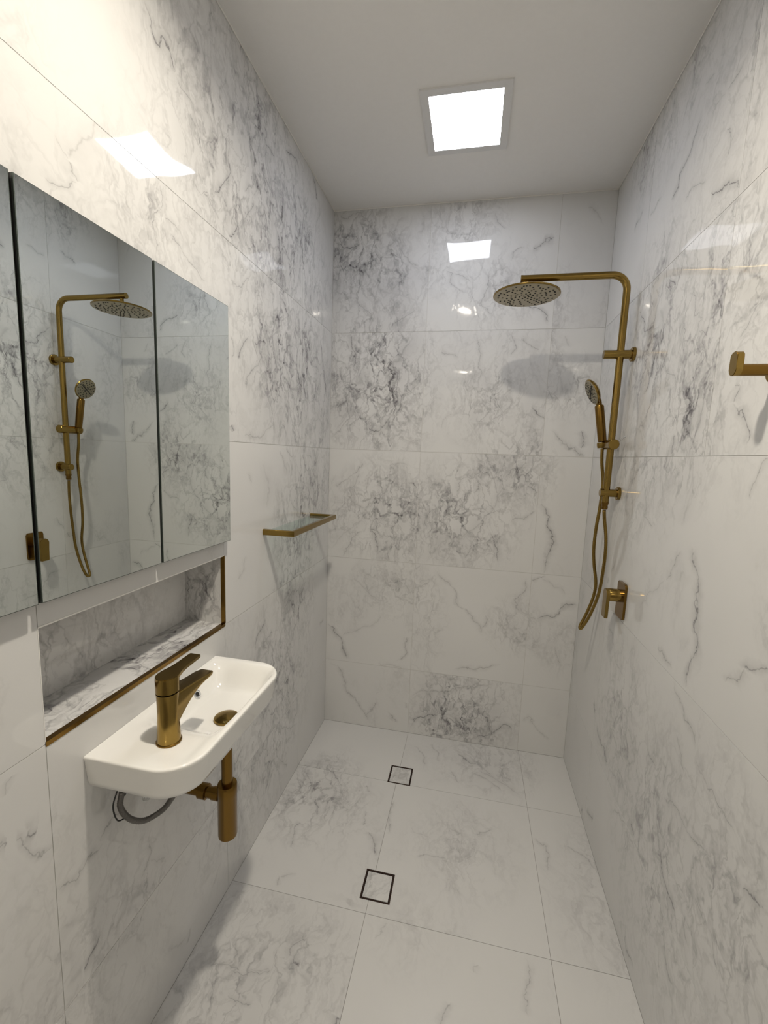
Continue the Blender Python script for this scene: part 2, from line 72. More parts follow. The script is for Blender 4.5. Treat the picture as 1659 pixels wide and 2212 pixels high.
BLOBS = {'B':[(0.12,2.59,0.192,1),(0.65,2.68,0.156,0.6),(0.55,2.46,0.096,0.4),(0.22,1.92,0.288,1),(0.34,1.25,0.228,1),(0.73,1.27,0.228,1),(0.97,1.5,0.156,0.9),(0.81,1.81,0.156,0.6),(0.77,0.12,0.216,0.9),(1.03,0.7,0.12,0.5),(1.22,1.91,0.12,0.6),(0.41,0.84,0.144,0.6),(0.82,2.38,0.168,0.5),(1.29,0.61,0.12,0.3)],'L':[(-0.85,2.44,0.36,0.8),(-0.47,2.35,0.3,0.7),(-0.41,1.92,0.3,0.9),(-0.79,1.94,0.144,0.6),(-0.28,1.37,0.24,0.9),(-0.45,1.2,0.168,0.7),(-0.44,0.87,0.192,0.8),(-0.63,0.51,0.3,0.6),(-1.0,0.38,0.24,0.4),(-1.31,2.08,0.144,0.4),(-1.55,1.98,0.144,0.2),(-1.57,0.41,0.3,0.35)],'R':[(-0.64,1.99,0.264,0.8),(-0.92,1.73,0.216,0.7),(-1.07,1.99,0.24,0.6),(-1.06,0.48,0.3,0.6),(-0.7,0.65,0.24,0.6),(-1.34,0.65,0.24,0.6),(-0.58,2.91,0.3,0.7),(-0.56,1.56,0.24,0.5),(-1.0,2.52,0.24,0.4),(-1.15,1.57,0.12,0.15)],'F':[(0.15,-0.56,0.192,0.8),(0.95,-0.14,0.18,0.6),(0.82,-0.66,0.18,0.35),(0.19,-1.28,0.24,0.6),(1.45,-0.82,0.24,0.3),(0.65,-1.01,0.12,0.2)]}


# ------------------------------------------------------------------ helpers
def finish(bm, ang=35):
    bmesh.ops.recalc_face_normals(bm, faces=bm.faces)
    lim = math.radians(ang)
    for f in bm.faces: f.smooth = True
    for e in bm.edges:
        e.smooth = len(e.link_faces) == 2 and e.calc_face_angle(0) < lim

def obj(name, bm, mat, parent=None, ang=35):
    finish(bm, ang)
    me = bpy.data.meshes.new(name); bm.to_mesh(me); bm.free()
    me.materials.append(mat)
    o = bpy.data.objects.new(name, me); col.objects.link(o)
    if parent: o.parent = parent; o.matrix_parent_inverse = parent.matrix_basis.inverted()
    return o

def empty(name, loc, label, cat, group=None):
    o = bpy.data.objects.new(name, None); col.objects.link(o); o.location = loc
    o.empty_display_size = 0.05
    tag(o, label, cat, group); return o

def tag(o, label, cat, group=None):
    o['label'] = label; o['category'] = cat
    if group: o['group'] = group
    return o

def struct(o): o['kind'] = 'structure'; return o

def box(bm, lo, hi, bevel=0.0, seg=2):
    g = bmesh.ops.create_cube(bm, size=1)
    vs_ = g['verts']
    for v in vs_:
        v.co = Vector([lo[i] + (v.co[i] + .5) * (hi[i] - lo[i]) for i in range(3)])
    if bevel:
        es = list({e for v in vs_ for e in v.link_edges})
        bmesh.ops.bevel(bm, geom=es, offset=bevel, segments=seg, affect='EDGES', profile=.5)
    return bm

def frame(d):
    d = d.normalized()
    a = Vector((0, 0, 1)) if abs(d.z) < .9 else Vector((1, 0, 0))
    u = d.cross(a).normalized(); return u, d.cross(u).normalized()

def sweep(bm, pts, r, seg=20, caps=True, ridge=0):
    """tube through pts; r a number or a list"""
    pts = [Vector(p) for p in pts]; n = len(pts)
    rings = []; u = None
    for i, p in enumerate(pts):
        if i == 0: t = pts[1] - pts[0]
        elif i == n - 1: t = pts[-1] - pts[-2]
        else: t = (pts[i+1] - p).normalized() + (p - pts[i-1]).normalized()
        t.normalize()
        if u is None: u, v = frame(t)
        else:
            u = (u - t * u.dot(t)).normalized(); v = t.cross(u)
        rr = r[i] if isinstance(r, (list, tuple)) else r
        if ridge and i % 2: rr -= ridge
        rings.append([bm.verts.new(p + (u * math.cos(a) + v * math.sin(a)) * rr) for a in [2*math.pi*k/seg for k in range(seg)]])
    for a, b in zip(rings[:-1], rings[1:]):
        for k in range(seg): bm.faces.new((a[k], a[(k+1) % seg], b[(k+1) % seg], b[k]))
    if caps: bm.faces.new(rings[0]); bm.faces.new(rings[-1][::-1])
    return bm

def lathe(bm, prof, org, axis=(0, 0, 1), seg=40):
    """prof: list of (radius, height along axis)"""
    ax = Vector(axis).normalized(); u, v = frame(ax); org = Vector(org)
    rings = []
    for r, h in prof:
        c = org + ax * h
        if r < 1e-6: rings.append([bm.verts.new(c)])
        else: rings.append([bm.verts.new(c + (u*math.cos(a) + v*math.sin(a))*r) for a in [2*math.pi*k/seg for k in range(seg)]])
    for a, b in zip(rings[:-1], rings[1:]):
        for k in range(seg):
            k2 = (k+1) % seg
            if len(a) == 1 and len(b) == 1: continue
            if len(a) == 1: bm.faces.new((a[0], b[k2], b[k]))
            elif len(b) == 1: bm.faces.new((a[k], a[k2], b[0]))
            else: bm.faces.new((a[k], a[k2], b[k2], b[k]))
    for rg, rev in ((rings[0], 1), (rings[-1], 0)):
        if len(rg) > 1: bm.faces.new(rg[::-1] if rev else rg)
    return bm

def prism(bm, outline, org, ux, uy, un, thick, bevel=0.0):
    """extruded polygon: outline (a,b) in the plane (ux,uy), thickness along un"""
    ux, uy, un, org = map(Vector, (ux, uy, un, org))
    a = [bm.verts.new(org + ux*p[0] + uy*p[1]) for p in outline]
    b = [bm.verts.new(org + ux*p[0] + uy*p[1] + un*thick) for p in outline]
    n = len(a); f1 = bm.faces.new(a[::-1]); f2 = bm.faces.new(b)
    for k in range(n): bm.faces.new((a[k], a[(k+1) % n], b[(k+1) % n], b[k]))
    if bevel:
        es = list(f1.edges) + list(f2.edges)
        bmesh.ops.bevel(bm, geom=es, offset=bevel, segments=2, affect='EDGES')
    return bm

def rrect(w, h, r, n=6):
    pts = []
    for cx, cy, a0 in ((w/2-r, h/2-r, 0), (-w/2+r, h/2-r, 90), (-w/2+r, -h/2+r, 180), (w/2-r, -h/2+r, 270)):
        for k in range(n+1):
            a = math.radians(a0 + 90*k/n); pts.append((cx + r*math.cos(a), cy + r*math.sin(a)))
    return pts

def catmull(pts, n=8):
    P = [Vector(p) for p in pts]; P = [P[0]*2-P[1]] + P + [P[-1]*2-P[-2]]
    out = []
    for i in range(1, len(P)-2):
        for k in range(n):
            t = k/n; a, b, c, d = P[i-1:i+3]
            out.append(.5*((2*b) + (c-a)*t + (2*a-5*b+4*c-d)*t*t + (3*b-a-3*c+d)*t**3))
    out.append(P[-2]); return out

# ------------------------------------------------------------------ materials
def mat(name, color, rough=.5, metal=0.0, ior=1.5, emit=None, es=0.0, trans=0.0, aniso=0.0):
    m = bpy.data.materials.new(name); m.use_nodes = True
    b = m.node_tree.nodes['Principled BSDF']
    b.inputs['Base Color'].default_value = (*color, 1); b.inputs['Roughness'].default_value = rough
    b.inputs['Metallic'].default_value = metal; b.inputs['IOR'].default_value = ior
    b.inputs['Transmission Weight'].default_value = trans
    if aniso: b.inputs['Anisotropic'].default_value = aniso
    if emit: b.inputs['Emission Color'].default_value = (*emit, 1); b.inputs['Emission Strength'].default_value = es
    return m

def noise_tint(m, scale, lo, hi, bump=0.0, stretch=(1, 1, 1), rlo=None, rhi=None):
    nt = m.node_tree; N = nt.nodes; L = nt.links; b = N['Principled BSDF']
    g = N.new('ShaderNodeNewGeometry'); mp = N.new('ShaderNodeMapping'); mp.inputs['Scale'].default_value = stretch
    t = N.new('ShaderNodeTexNoise'); t.inputs['Scale'].default_value = scale; t.inputs['Detail'].default_value = 4
    L.new(g.outputs['Position'], mp.inputs[0]); L.new(mp.outputs[0], t.inputs[0])
    mx = N.new('ShaderNodeMix'); mx.data_type = 'RGBA'; mx.inputs[6].default_value = (*lo, 1); mx.inputs[7].default_value = (*hi, 1)
    L.new(t.outputs[0], mx.inputs[0]); L.new(mx.outputs[2], b.inputs['Base Color'])
    if rlo is not None:
        mr = N.new('ShaderNodeMapRange'); mr.inputs[3].default_value = rlo; mr.inputs[4].default_value = rhi
        L.new(t.outputs[0], mr.inputs[0]); L.new(mr.outputs[0], b.inputs['Roughness'])
    if bump:
        bp = N.new('ShaderNodeBump'); bp.inputs['Strength'].default_value = bump; bp.inputs['Distance'].default_value = .001
        L.new(t.outputs[0], bp.inputs['Height']); L.new(bp.outputs[0], b.inputs['Normal'])
    return m

brass = noise_tint(mat('brushed_brass', (.40, .27, .08), .28, 1.0), 900, (.255, .17, .045), (.30, .20, .058), .05, (1, 1, .06), .13, .19)
brass_dark = noise_tint(mat('aged_brass', (.30, .18, .045), .32, 1.0), 900, (.19, .108, .024), (.22, .128, .03), .05, (1, 1, .06), .2, .27)
brass_pale = mat('shower_face_metal', (.42, .37, .26), .42, .25)
bronze = mat('drain_bronze', (.035, .018, .012), .4, .6)
rubber = mat('black_rubber', (.012, .012, .012), .5)
chrome = mat('chrome', (.75, .76, .78), .12, 1.0)
plaster = noise_tint(mat('ceiling_paint', (.8, .79, .77), .55), 60, (.80, .79, .775), (.83, .82, .805), .1)
grey_paint = noise_tint(mat('front_wall_paint', (.5, .49, .47), .6), 40, (.49, .48, .46), (.52, .51, .49), .1)
white_trim = mat('white_sealant', (.78, .77, .74), .3)
grout = noise_tint(mat('grout', (.5, .49, .46), .8), 90, (.46, .45, .42), (.56, .55, .52))
grout_floor = noise_tint(mat('floor_grout', (.2, .19, .18), .8), 90, (.19, .18, .165), (.26, .245, .23))
ceramic = noise_tint(mat('white_ceramic', (.82, .815, .79), .07), 3, (.81, .805, .775), (.83, .825, .80))
ceramic.node_tree.nodes['Principled BSDF'].inputs['Coat Weight'].default_value = .5
mirror_m = mat('mirror_silver', (.80, .84, .815), .0, 1.0)
glass_edge = mat('mirror_glass_edge', (.10, .12, .11), .15, .3)
cab_dark = mat('cabinet_core_shade', (.03, .03, .028), .5)  # near black, so the shadow inside the door gaps is in the colour
glass_m = bpy.data.materials.new('shelf_glass'); glass_m.use_nodes = True      # thin clear sheet: fresnel reflection over tinted transparency
_n = glass_m.node_tree.nodes; _l = glass_m.node_tree.links; _n.remove(_n['Principled BSDF'])
_tr = _n.new('ShaderNodeBsdfTransparent'); _tr.inputs[0].default_value = (.90, .955, .935, 1)
_gl = _n.new('ShaderNodeBsdfGlossy'); _gl.inputs['Roughness'].default_value = .02
_lw = _n.new('ShaderNodeLayerWeight'); _pw = _n.new('ShaderNodeMath'); _pw.operation = 'POWER'; _pw.inputs[1].default_value = 5
_fr = _n.new('ShaderNodeMath'); _fr.operation = 'MULTIPLY_ADD'; _fr.inputs[1].default_value = .4; _fr.inputs[2].default_value = .04
_l.new(_lw.outputs['Facing'], _pw.inputs[0]); _l.new(_pw.outputs[0], _fr.inputs[0])
_mx = _n.new('ShaderNodeMixShader'); _l.new(_fr.outputs[0], _mx.inputs[0]); _l.new(_tr.outputs[0], _mx.inputs[1]); _l.new(_gl.outputs[0], _mx.inputs[2])
_l.new(_mx.outputs[0], _n['Material Output'].inputs[0])
clear_pl = mat('clear_plastic', (.9, .92, .92), .15, 0.0, 1.4, trans=.85)
braid = noise_tint(mat('braided_steel', (.12, .11, .105), .45, .8), 700, (.05, .045, .04), (.25, .24, .23), .6)
panel_glow = mat('light_diffuser', (.9, .9, .9), .4, emit=PANEL_COL, es=PANEL_STRENGTH)
lamp_frame = mat('light_frame_white', (.7, .7, .7), .35)
lens_glow = mat('downlight_lens', (.9, .9, .9), .3, emit=DOWN_COL, es=60)
crystal = mat('crystal_facets', (.9, .9, .9), .1, emit=DOWN_COL, es=30)

def marble(name, axes, veins, blobs, seed, rough, lean, tone=1.0):
    """white porcelain with grey veins; axes: which world axes are the tile's u and v"""
    m = bpy.data.materials.new(name); m.use_nodes = True
    nt = m.node_tree; N = nt.nodes; L = nt.links; b = N['Principled BSDF']
    def math_(op, a=None, bb=None, c=None, clamp=False):
        n = N.new('ShaderNodeMath'); n.operation = op; n.use_clamp = clamp
        for i, x in enumerate((a, bb, c)):
            if x is None: continue
            if isinstance(x, (int, float)): n.inputs[i].default_value = x
            else: L.new(x, n.inputs[i])
        return n.outputs[0]
    geo = N.new('ShaderNodeNewGeometry')
    # wobble
    w = N.new('ShaderNodeTexNoise'); w.inputs['Scale'].default_value = 9; w.inputs['Detail'].default_value = 4; w.inputs['Roughness'].default_value = .62
    L.new(geo.outputs['Position'], w.inputs[0])
    vsub = N.new('ShaderNodeVectorMath'); vsub.operation = 'MULTIPLY_ADD'
    vsub.inputs[1].default_value = (.10,)*3; L.new(w.outputs['Color'], vsub.inputs[0])
    vadd = N.new('ShaderNodeVectorMath'); vadd.operation = 'SUBTRACT'; L.new(geo.outputs['Position'], vadd.inputs[0]); vadd.inputs[1].default_value = (.05,)*3
    L.new(vadd.outputs[0], vsub.inputs[2])
    sp = N.new('ShaderNodeSeparateXYZ'); L.new(vsub.outputs[0], sp.inputs[0])
    sg = N.new('ShaderNodeSeparateXYZ'); L.new(geo.outputs['Position'], sg.inputs[0])
    uv = [sp.outputs[axes[0]], sp.outputs[axes[1]]]
    # line-thickness modulation
    tm = N.new('ShaderNodeTexNoise'); tm.inputs['Scale'].default_value = 28; tm.inputs['Detail'].default_value = 1
    L.new(geo.outputs['Position'], tm.inputs[0])
    thick = math_('MULTIPLY_ADD', tm.outputs[0], 2.6, -.35, True)
    total = None
    for ax, wd, st, pts in veins:
        t0, t1 = pts[0][0], pts[-1][0]
        s = [p[1] for p in pts]; s0, s1 = min(s) - .02, max(s) + .02
        mr = N.new('ShaderNodeMapRange'); mr.inputs[1].default_value = t0; mr.inputs[2].default_value = t1
        L.new(uv[ax], mr.inputs[0]); t = mr.outputs[0]
        fc = N.new('ShaderNodeFloatCurve'); cv = fc.mapping.curves[0]
        P = [((p[0]-t0)/(t1-t0), (p[1]-s0)/(s1-s0)) for p in pts]
        cv.points[0].location = P[0]; cv.points[1].location = P[-1]
        for q in P[1:-1]: cv.points.new(*q)
        for q in cv.points: q.handle_type = 'AUTO' if len(P) > 2 else 'VECTOR'
        fc.mapping.update(); L.new(t, fc.inputs['Value'])
        # metres from the vein line
        f = math_('MULTIPLY_ADD', fc.outputs[0], s1-s0, s0)
        d = math_('ABSOLUTE', math_('SUBTRACT', uv[1-ax], f))
        slope = sum(abs(s[i+1]-s[i]) for i in range(len(s)-1)) / max(t1-t0, 1e-4)
        wd2 = wd * .9 * math.sqrt(1 + min(slope, 2.5)**2)
        line = math_('MULTIPLY_ADD', d, -1/wd2, 1.0, True)
        k = 7 if wd < .015 else 4
        mask = math_('MULTIPLY', math_('PINGPONG', t, .5), k, None, True)
        halo = math_('MULTIPLY_ADD', d, -.12/wd2, .62, True)
        halo = math_('MULTIPLY', halo, halo)
        line = math_('MAXIMUM', math_('MULTIPLY', line, line), halo)
        v = math_('MULTIPLY', math_('MULTIPLY', line, mask), st * (.98 if wd < .012 else .62))
        total = v if total is None else math_('MAXIMUM', total, v)
    # density of the natural fine veining
    dens = None
    for bu, bv, r, s in blobs:
        cmb = N.new('ShaderNodeCombineXYZ'); L.new(sg.outputs[axes[0]], cmb.inputs[0]); L.new(sg.outputs[axes[1]], cmb.inputs[1])
        ds = N.new('ShaderNodeVectorMath'); ds.operation = 'DISTANCE'; ds.inputs[1].default_value = (bu, bv, 0); L.new(cmb.outputs[0], ds.inputs[0])
        x = math_('MULTIPLY', math_('MULTIPLY_ADD', ds.outputs['Value'], -.62/r, 1.0, True), s * .78)
        dens = x if dens is None else math_('MAXIMUM', dens, x)
    # fine veins, per-tile seed, stretched along the lean direction
    mp = N.new('ShaderNodeMapping')
    rot = [0, 0, 0]
    nrm = ({0, 1, 2} - set(axes)).pop(); rot[nrm] = lean
    mp.inputs['Rotation'].default_value = rot
    sc = [1.0, 1.0, 1.0]; sc[axes[1]] = .6; sc[axes[0]] = 1.2; mp.inputs['Scale'].default_value = sc
    mp.inputs['Location'].default_value = (seed*1.37, seed*2.11, seed*.73)
    L.new(vsub.outputs[0], mp.inputs[0])
    def nz(scale, detail, rough_, dist):
        n = N.new('ShaderNodeTexNoise'); n.inputs['Scale'].default_value = scale; n.inputs['Detail'].default_value = detail
        n.inputs['Roughness'].default_value = rough_; n.inputs['Distortion'].default_value = dist
        L.new(mp.outputs[0], n.inputs[0]); return n.outputs[0]
    n1 = nz(5.0, 4, .6, .9)
    ridge = math_('MULTIPLY_ADD', math_('ABSOLUTE', math_('SUBTRACT', n1, .5)), -28, 1.0, True)
    n2 = nz(11.0, 3, .6, 1.3)
    ridge2 = math_('MULTIPLY_ADD', math_('ABSOLUTE', math_('SUBTRACT', n2, .52)), -20, 1.0, True)
    # crackle network of thin veins
    vd = N.new('ShaderNodeTexNoise'); vd.inputs['Scale'].default_value = 6; vd.inputs['Detail'].default_value = 3; vd.inputs['Roughness'].default_value = .65
    L.new(mp.outputs[0], vd.inputs[0])
    vm = N.new('ShaderNodeVectorMath'); vm.operation = 'MULTIPLY_ADD'; vm.inputs[1].default_value = (.22,)*3
    L.new(vd.outputs['Color'], vm.inputs[0]); L.new(mp.outputs[0], vm.inputs[2])
    vo = N.new('ShaderNodeTexVoronoi'); vo.feature = 'DISTANCE_TO_EDGE'; vo.inputs['Scale'].default_value = 9
    L.new(vm.outputs[0], vo.inputs['Vector'])
    crack = math_('MULTIPLY_ADD', vo.outputs['Distance'], -14, 1.0, True)
    n3 = nz(2.2, 3, .55, .3)
    sparse = math_('MULTIPLY_ADD', n3, 5.0, -2.62, True)
    if dens is None: dens = math_('MULTIPLY', sparse, .3)
    else: dens = math_('ADD', dens, math_('MULTIPLY', sparse, .32 if tone == 1.0 else .2), None, True)
    fine = math_('MULTIPLY', math_('ADD', math_('MULTIPLY', ridge, .50), math_('ADD', math_('MULTIPLY', ridge2, .30), math_('MULTIPLY', crack, .55))), dens)
    fine = math_('MULTIPLY', fine, math_('MULTIPLY_ADD', thick, 1.15, .12))
    cloud = math_('MULTIPLY', math_('MULTIPLY', math_('MULTIPLY_ADD', nz(3.4, 3, .6, .6), 3.2, -1.3, True), dens), .36)
    if total is not None:
        total = math_('MULTIPLY', total, math_('MULTIPLY_ADD', thick, .70, .32, True))
        fine = math_('MAXIMUM', fine, total)
    allv = math_('ADD', fine, cloud, None, True)
    base = N.new('ShaderNodeMix'); base.data_type = 'RGBA'
    base.inputs[6].default_value = (*[q*tone for q in (.68, .68, .67)], 1); base.inputs[7].default_value = (*[q*tone for q in (.62, .62, .62)], 1)
    L.new(math_('MULTIPLY', n3, .9), base.inputs[0])
    mx = N.new('ShaderNodeMix'); mx.data_type = 'RGBA'; mx.inputs[7].default_value = (.10, .095, .105, 1)
    L.new(allv, mx.inputs[0]); L.new(base.outputs[2], mx.inputs[6]); L.new(mx.outputs[2], b.inputs['Base Color'])
    b.inputs['Roughness'].default_value = rough; b.inputs['IOR'].default_value = 1.5
    # polished porcelain is never quite flat
    wv = N.new('ShaderNodeTexNoise'); wv.inputs['Scale'].default_value = 3.2; wv.inputs['Detail'].default_value = 1
    mp2 = N.new('ShaderNodeMapping'); mp2.inputs['Location'].default_value = (seed*3.1, seed*1.7, seed)
    L.new(geo.outputs['Position'], mp2.inputs[0]); L.new(mp2.outputs[0], wv.inputs[0])
    bu = N.new('ShaderNodeBump'); bu.inputs['Strength'].default_value = .35; bu.inputs['Distance'].default_value = .012
    L.new(wv.outputs[0], bu.inputs['Height']); L.new(bu.outputs[0], b.inputs['Normal'])
    return m

# ------------------------------------------------------------------ setting: walls, floor, ceiling
J = .0007                                     # half a joint
DEPTH = .008
YEND = -4.25
def slab(name, lo, hi, m, holes=None, nrm=0, parent=None):
    bm = bmesh.new(); box(bm, lo, hi); o = struct(obj(name, bm, m, parent)); return o

def cells(bm, wall, u0, u1, v0, v1, holes, front, back):
    """plate between two depths with rectangular holes, in wall coordinates"""
    us = sorted({u0, u1} | {min(max(h[i], u0), u1) for h in holes for i in (0, 1)})
    vs_ = sorted({v0, v1} | {min(max(h[i], v0), v1) for h in holes for i in (2, 3)})
    def P(u, v, d):
        return {'L': (d, u, v), 'R': (W-d, u, v), 'B': (u, -d, v), 'F': (u, v, d)}[wall]
    vert = {}
    def V(i, j, d):
        k = (i, j, d)
        if k not in vert: vert[k] = bm.verts.new(P(us[i], vs_[j], d))
        return vert[k]
    def solid(i, j):
        if not (0 <= i < len(us)-1 and 0 <= j < len(vs_)-1): return False
        cu, cv = (us[i]+us[i+1])/2, (vs_[j]+vs_[j+1])/2
        return not any(h[0] < cu < h[1] and h[2] < cv < h[3] for h in holes)
    for i in range(len(us)-1):
        for j in range(len(vs_)-1):
            if not solid(i, j): continue
            for d in (front, back): bm.faces.new((V(i, j, d), V(i+1, j, d), V(i+1, j+1, d), V(i, j+1, d)))
            for di, dj, a, b_ in ((-1, 0, (i, j), (i, j+1)), (1, 0, (i+1, j), (i+1, j+1)), (0, -1, (i, j), (i+1, j)), (0, 1, (i, j+1), (i+1, j+1))):
                if not solid(i+di, j+dj): bm.faces.new((V(*a, front), V(*b_, front), V(*b_, back), V(*a, back)))

NICHE = (-1.642, -1.031, .990, 1.219); ND = .144
DR1 = (.4565, .5665, -.3935, -.2765); DR2 = (.4665, .5740, -.9550, -.8430)
T_ = .12
# backing slabs (grout shows in the joints)
bm = bmesh.new(); cells(bm, 'L', YEND, 0, 0, H, [(NICHE[0]-.009, NICHE[1]+.009, NICHE[2]-.009, NICHE[3]+.009)], -.0010, -T_-.08)
wall_left = struct(obj('wall_left', bm, grout))
bm = bmesh.new(); cells(bm, 'R', YEND, 0, 0, H, [], -.0010, -T_); wall_right = struct(obj('wall_right', bm, grout))
bm = bmesh.new(); cells(bm, 'B', -.2, W+T_, 0, H, [], -.0010, -T_); wall_back = struct(obj('wall_back', bm, grout))
bm = bmesh.new(); cells(bm, 'F', -.2, W+T_, YEND-T_, T_, [DR1, DR2], -.0010, -T_); floor = struct(obj('floor', bm, grout_floor))
slab('wall_front', (-.2, YEND-T_, 0), (W+T_, YEND, H), grey_paint)
ceiling = slab('ceiling', (-.2, YEND-T_, H), (W+T_, T_, H+T_), plaster)
# plaster facing on the untiled ends behind the photographer
slab('wall_facing_left', (-.0014, YEND, 0), (.006, -2.86, H), plaster, parent=wall_left)
slab('wall_facing_right', (W-.006, YEND, 0), (W+.0014, -2.84, H), plaster, parent=wall_right)
for n_ in ('wall_facing_left', 'wall_facing_right'):
    o = bpy.data.objects[n_]; o.name = 'plaster_facing'; del o['kind']

XC = [0, .4963, 1.0965, W]; ZC = [0, .3794, .9870, 1.5838, 2.1834, H]
YL = [0, -.4035, -1.031, -1.642, -2.25, -2.85]; YR = [0, -.43, -1.03, -1.63, -2.23, -2.83]
YF = [0, -.3895, -1.0017, -1.604, -2.206, -2.808]; XF = [0, .4997, 1.1023, W]
YLb = [0, -.4035, -1.72, -2.32, -2.85]; YRa = [0, -.43, -1.63, -2.23, -2.83]      # long tiles in some rows
GRID = {'B': ([XC]*5, ZC, (0, 2), wall_back), 'L': ([YL]*3+[YLb]*2, ZC, (1, 2), wall_left), 'R': ([YRa]*3+[YR]*2, ZC, (1, 2), wall_right), 'F': ([XF]*5, YF, (0, 1), floor)}
LEAN = {'B': -.75, 'L': .5, 'R': -.35, 'F': .7}
seed = 0
for w, (ROWS, VS, axes, parent) in GRID.items():
    for j in range(len(VS)-1):
        US = ROWS[j]
        for i in range(len(US)-1):
            seed += 1
            u0, u1 = sorted((US[i], US[i+1])); v0, v1 = sorted((VS[j], VS[j+1]))
            holes = {'L': [NICHE], 'F': [DR1, DR2]}.get(w, [])
            holes = [(h[0]-J, h[1]+J, h[2]-J, h[3]+J) for h in holes if h[0] < u1 and h[1] > u0 and h[2] < v1 and h[3] > v0]
            bl = [b_ for b_ in BLOBS[w] if u0-b_[2] < b_[0] < u1+b_[2] and v0-b_[2] < b_[1] < v1+b_[2]]
            rough = .30 if w == 'F' else .035
            m = marble('marble_tile_%d' % seed, axes, VEINS.get((w, i, j), []), bl, seed * .917, rough, LEAN[w] + random.uniform(-.15, .15), .88 if w == 'F' else 1.0)
            bm = bmesh.new(); cells(bm, w, u0+J, u1-J, v0+J, v1-J, holes, 0.0, -DEPTH)
            t = obj('tile', bm, m, parent)

# niche lining (tile pieces) and brass edge trim, all part of the left wall
y0, y1, z0, z1 = NICHE
nm = [marble('marble_niche_%d' % k, ax, [], bl, 60 + k*3.3, .06, .6) for k, (ax, bl) in enumerate((((1, 2), [(-1.5, 1.1, .3, .55)]), ((0, 1), [(-.07, -1.2, .3, 1), (-.07, -1.55, .2, .8)]), ((0, 2), [(-.08, 1.08, .12, .9)])))]
for lo, hi, m in (((-ND-.008, y0-.008, z0-.008), (-ND, y1+.008, z1+.008), nm[0]), ((-ND, y0, z0-.008), (-.002, y1, z0), nm[1]), ((-ND, y0, z1), (-.0105, y1, z1+.008), nm[1]),
                  ((-ND, y1, z0), (-.0105, y1+.008, z1), nm[2]), ((-ND, y0-.008, z0), (-.0105, y0, z1), nm[2])):
    bm = bmesh.new(); box(bm, lo, hi); obj('niche_lining', bm, m, wall_left)
bm = bmesh.new()
box(bm, (-.012, y0, z0-.0085), (.0012, y1+.001, z0+.0015)); box(bm, (-.012, y1-.0012, z0+.0015), (.0012, y1+.0035, z1))
obj('niche_edge_trim', bm, brass_dark, wall_left)
bm = bmesh.new(); box(bm, (-.0115, y0, z1-.0012), (.0008, y1, z1+.0018)); box(bm, (-.0105, y0-.0006, z0+.002), (.0005, y0+.0008, z1-.0013)); obj('niche_top_edge', bm, white_trim, wall_left)

# thin sealant beads along the ceiling
def trim(name, lo, hi):
    bm = bmesh.new(); box(bm, lo, hi, .0008, 1); return struct(obj(name, bm, white_trim))
trim('trim_1', (0, YEND+.001, H-.0045), (.0035, 0, H)); trim('trim_2', (W-.0035, YEND+.001, H-.0045), (W, 0, H)); trim('trim_3', (.0035, -.0035, H-.0045), (W-.0035, 0, H))

# ------------------------------------------------------------------ floor drains
for (x0, x1, ya, yb), lab in ((DR1, 'small square tile-insert floor drain with dark rim nearer the back wall'), (DR2, 'square tile-insert floor drain with dark rim in the middle of the floor, nearer the basin')):
    d = empty('floor_drain', ((x0+x1)/2, (ya+yb)/2, 0), lab, 'floor drain')
    r = .0055
    bm = bmesh.new()
    for lo, hi in (((x0, ya, -.02), (x1, ya+r, .0)), ((x0, yb-r, -.02), (x1, yb, .0)), ((x0, ya+r, -.02), (x0+r, yb-r, .0)), ((x1-r, ya+r, -.02), (x1, yb-r, .0))): box(bm, lo, hi)
    box(bm, (x0+r, ya+r, -.02), (x1-r, yb-r, -.012))
    obj('drain_frame', bm, bronze, d)
    seed += 1
    bm = bmesh.new(); box(bm, (x0+r+.002, ya+r+.002, -.012), (x1-r-.002, yb-r-.002, -.0002), .0006, 1)
    obj('tile_insert', bm, marble('marble_insert_%d' % seed, (0, 1), [], [((x0+x1)/2, (ya+yb)/2, .08, .6)], seed*1.3, .3, .4, .88), d)

# ------------------------------------------------------------------ ceiling lights
px0, px1, py0, py1 = .542, .793, -.633, -.368
p = empty('ceiling_light_panel', ((px0+px1)/2, (py0+py1)/2, H), 'bright square white light panel in the ceiling near the shower', 'ceiling light')
bm = bmesh.new(); fw = .028; zt, zb = H, H-.006
for lo, hi in (((px0-fw, py0-fw, zb), (px1+fw, py0, zt)), ((px0-fw, py1, zb), (px1+fw, py1+fw, zt)), ((px0-fw, py0, zb), (px0, py1, zt)), ((px1, py0, zb), (px1+fw, py1, zt))): box(bm, lo, hi)
obj('frame', bm, lamp_frame, p)
bm = bmesh.new(); box(bm, (px0, py0, H-.004), (px1, py1, H-.001)); obj('diffuser', bm, panel_glow, p)

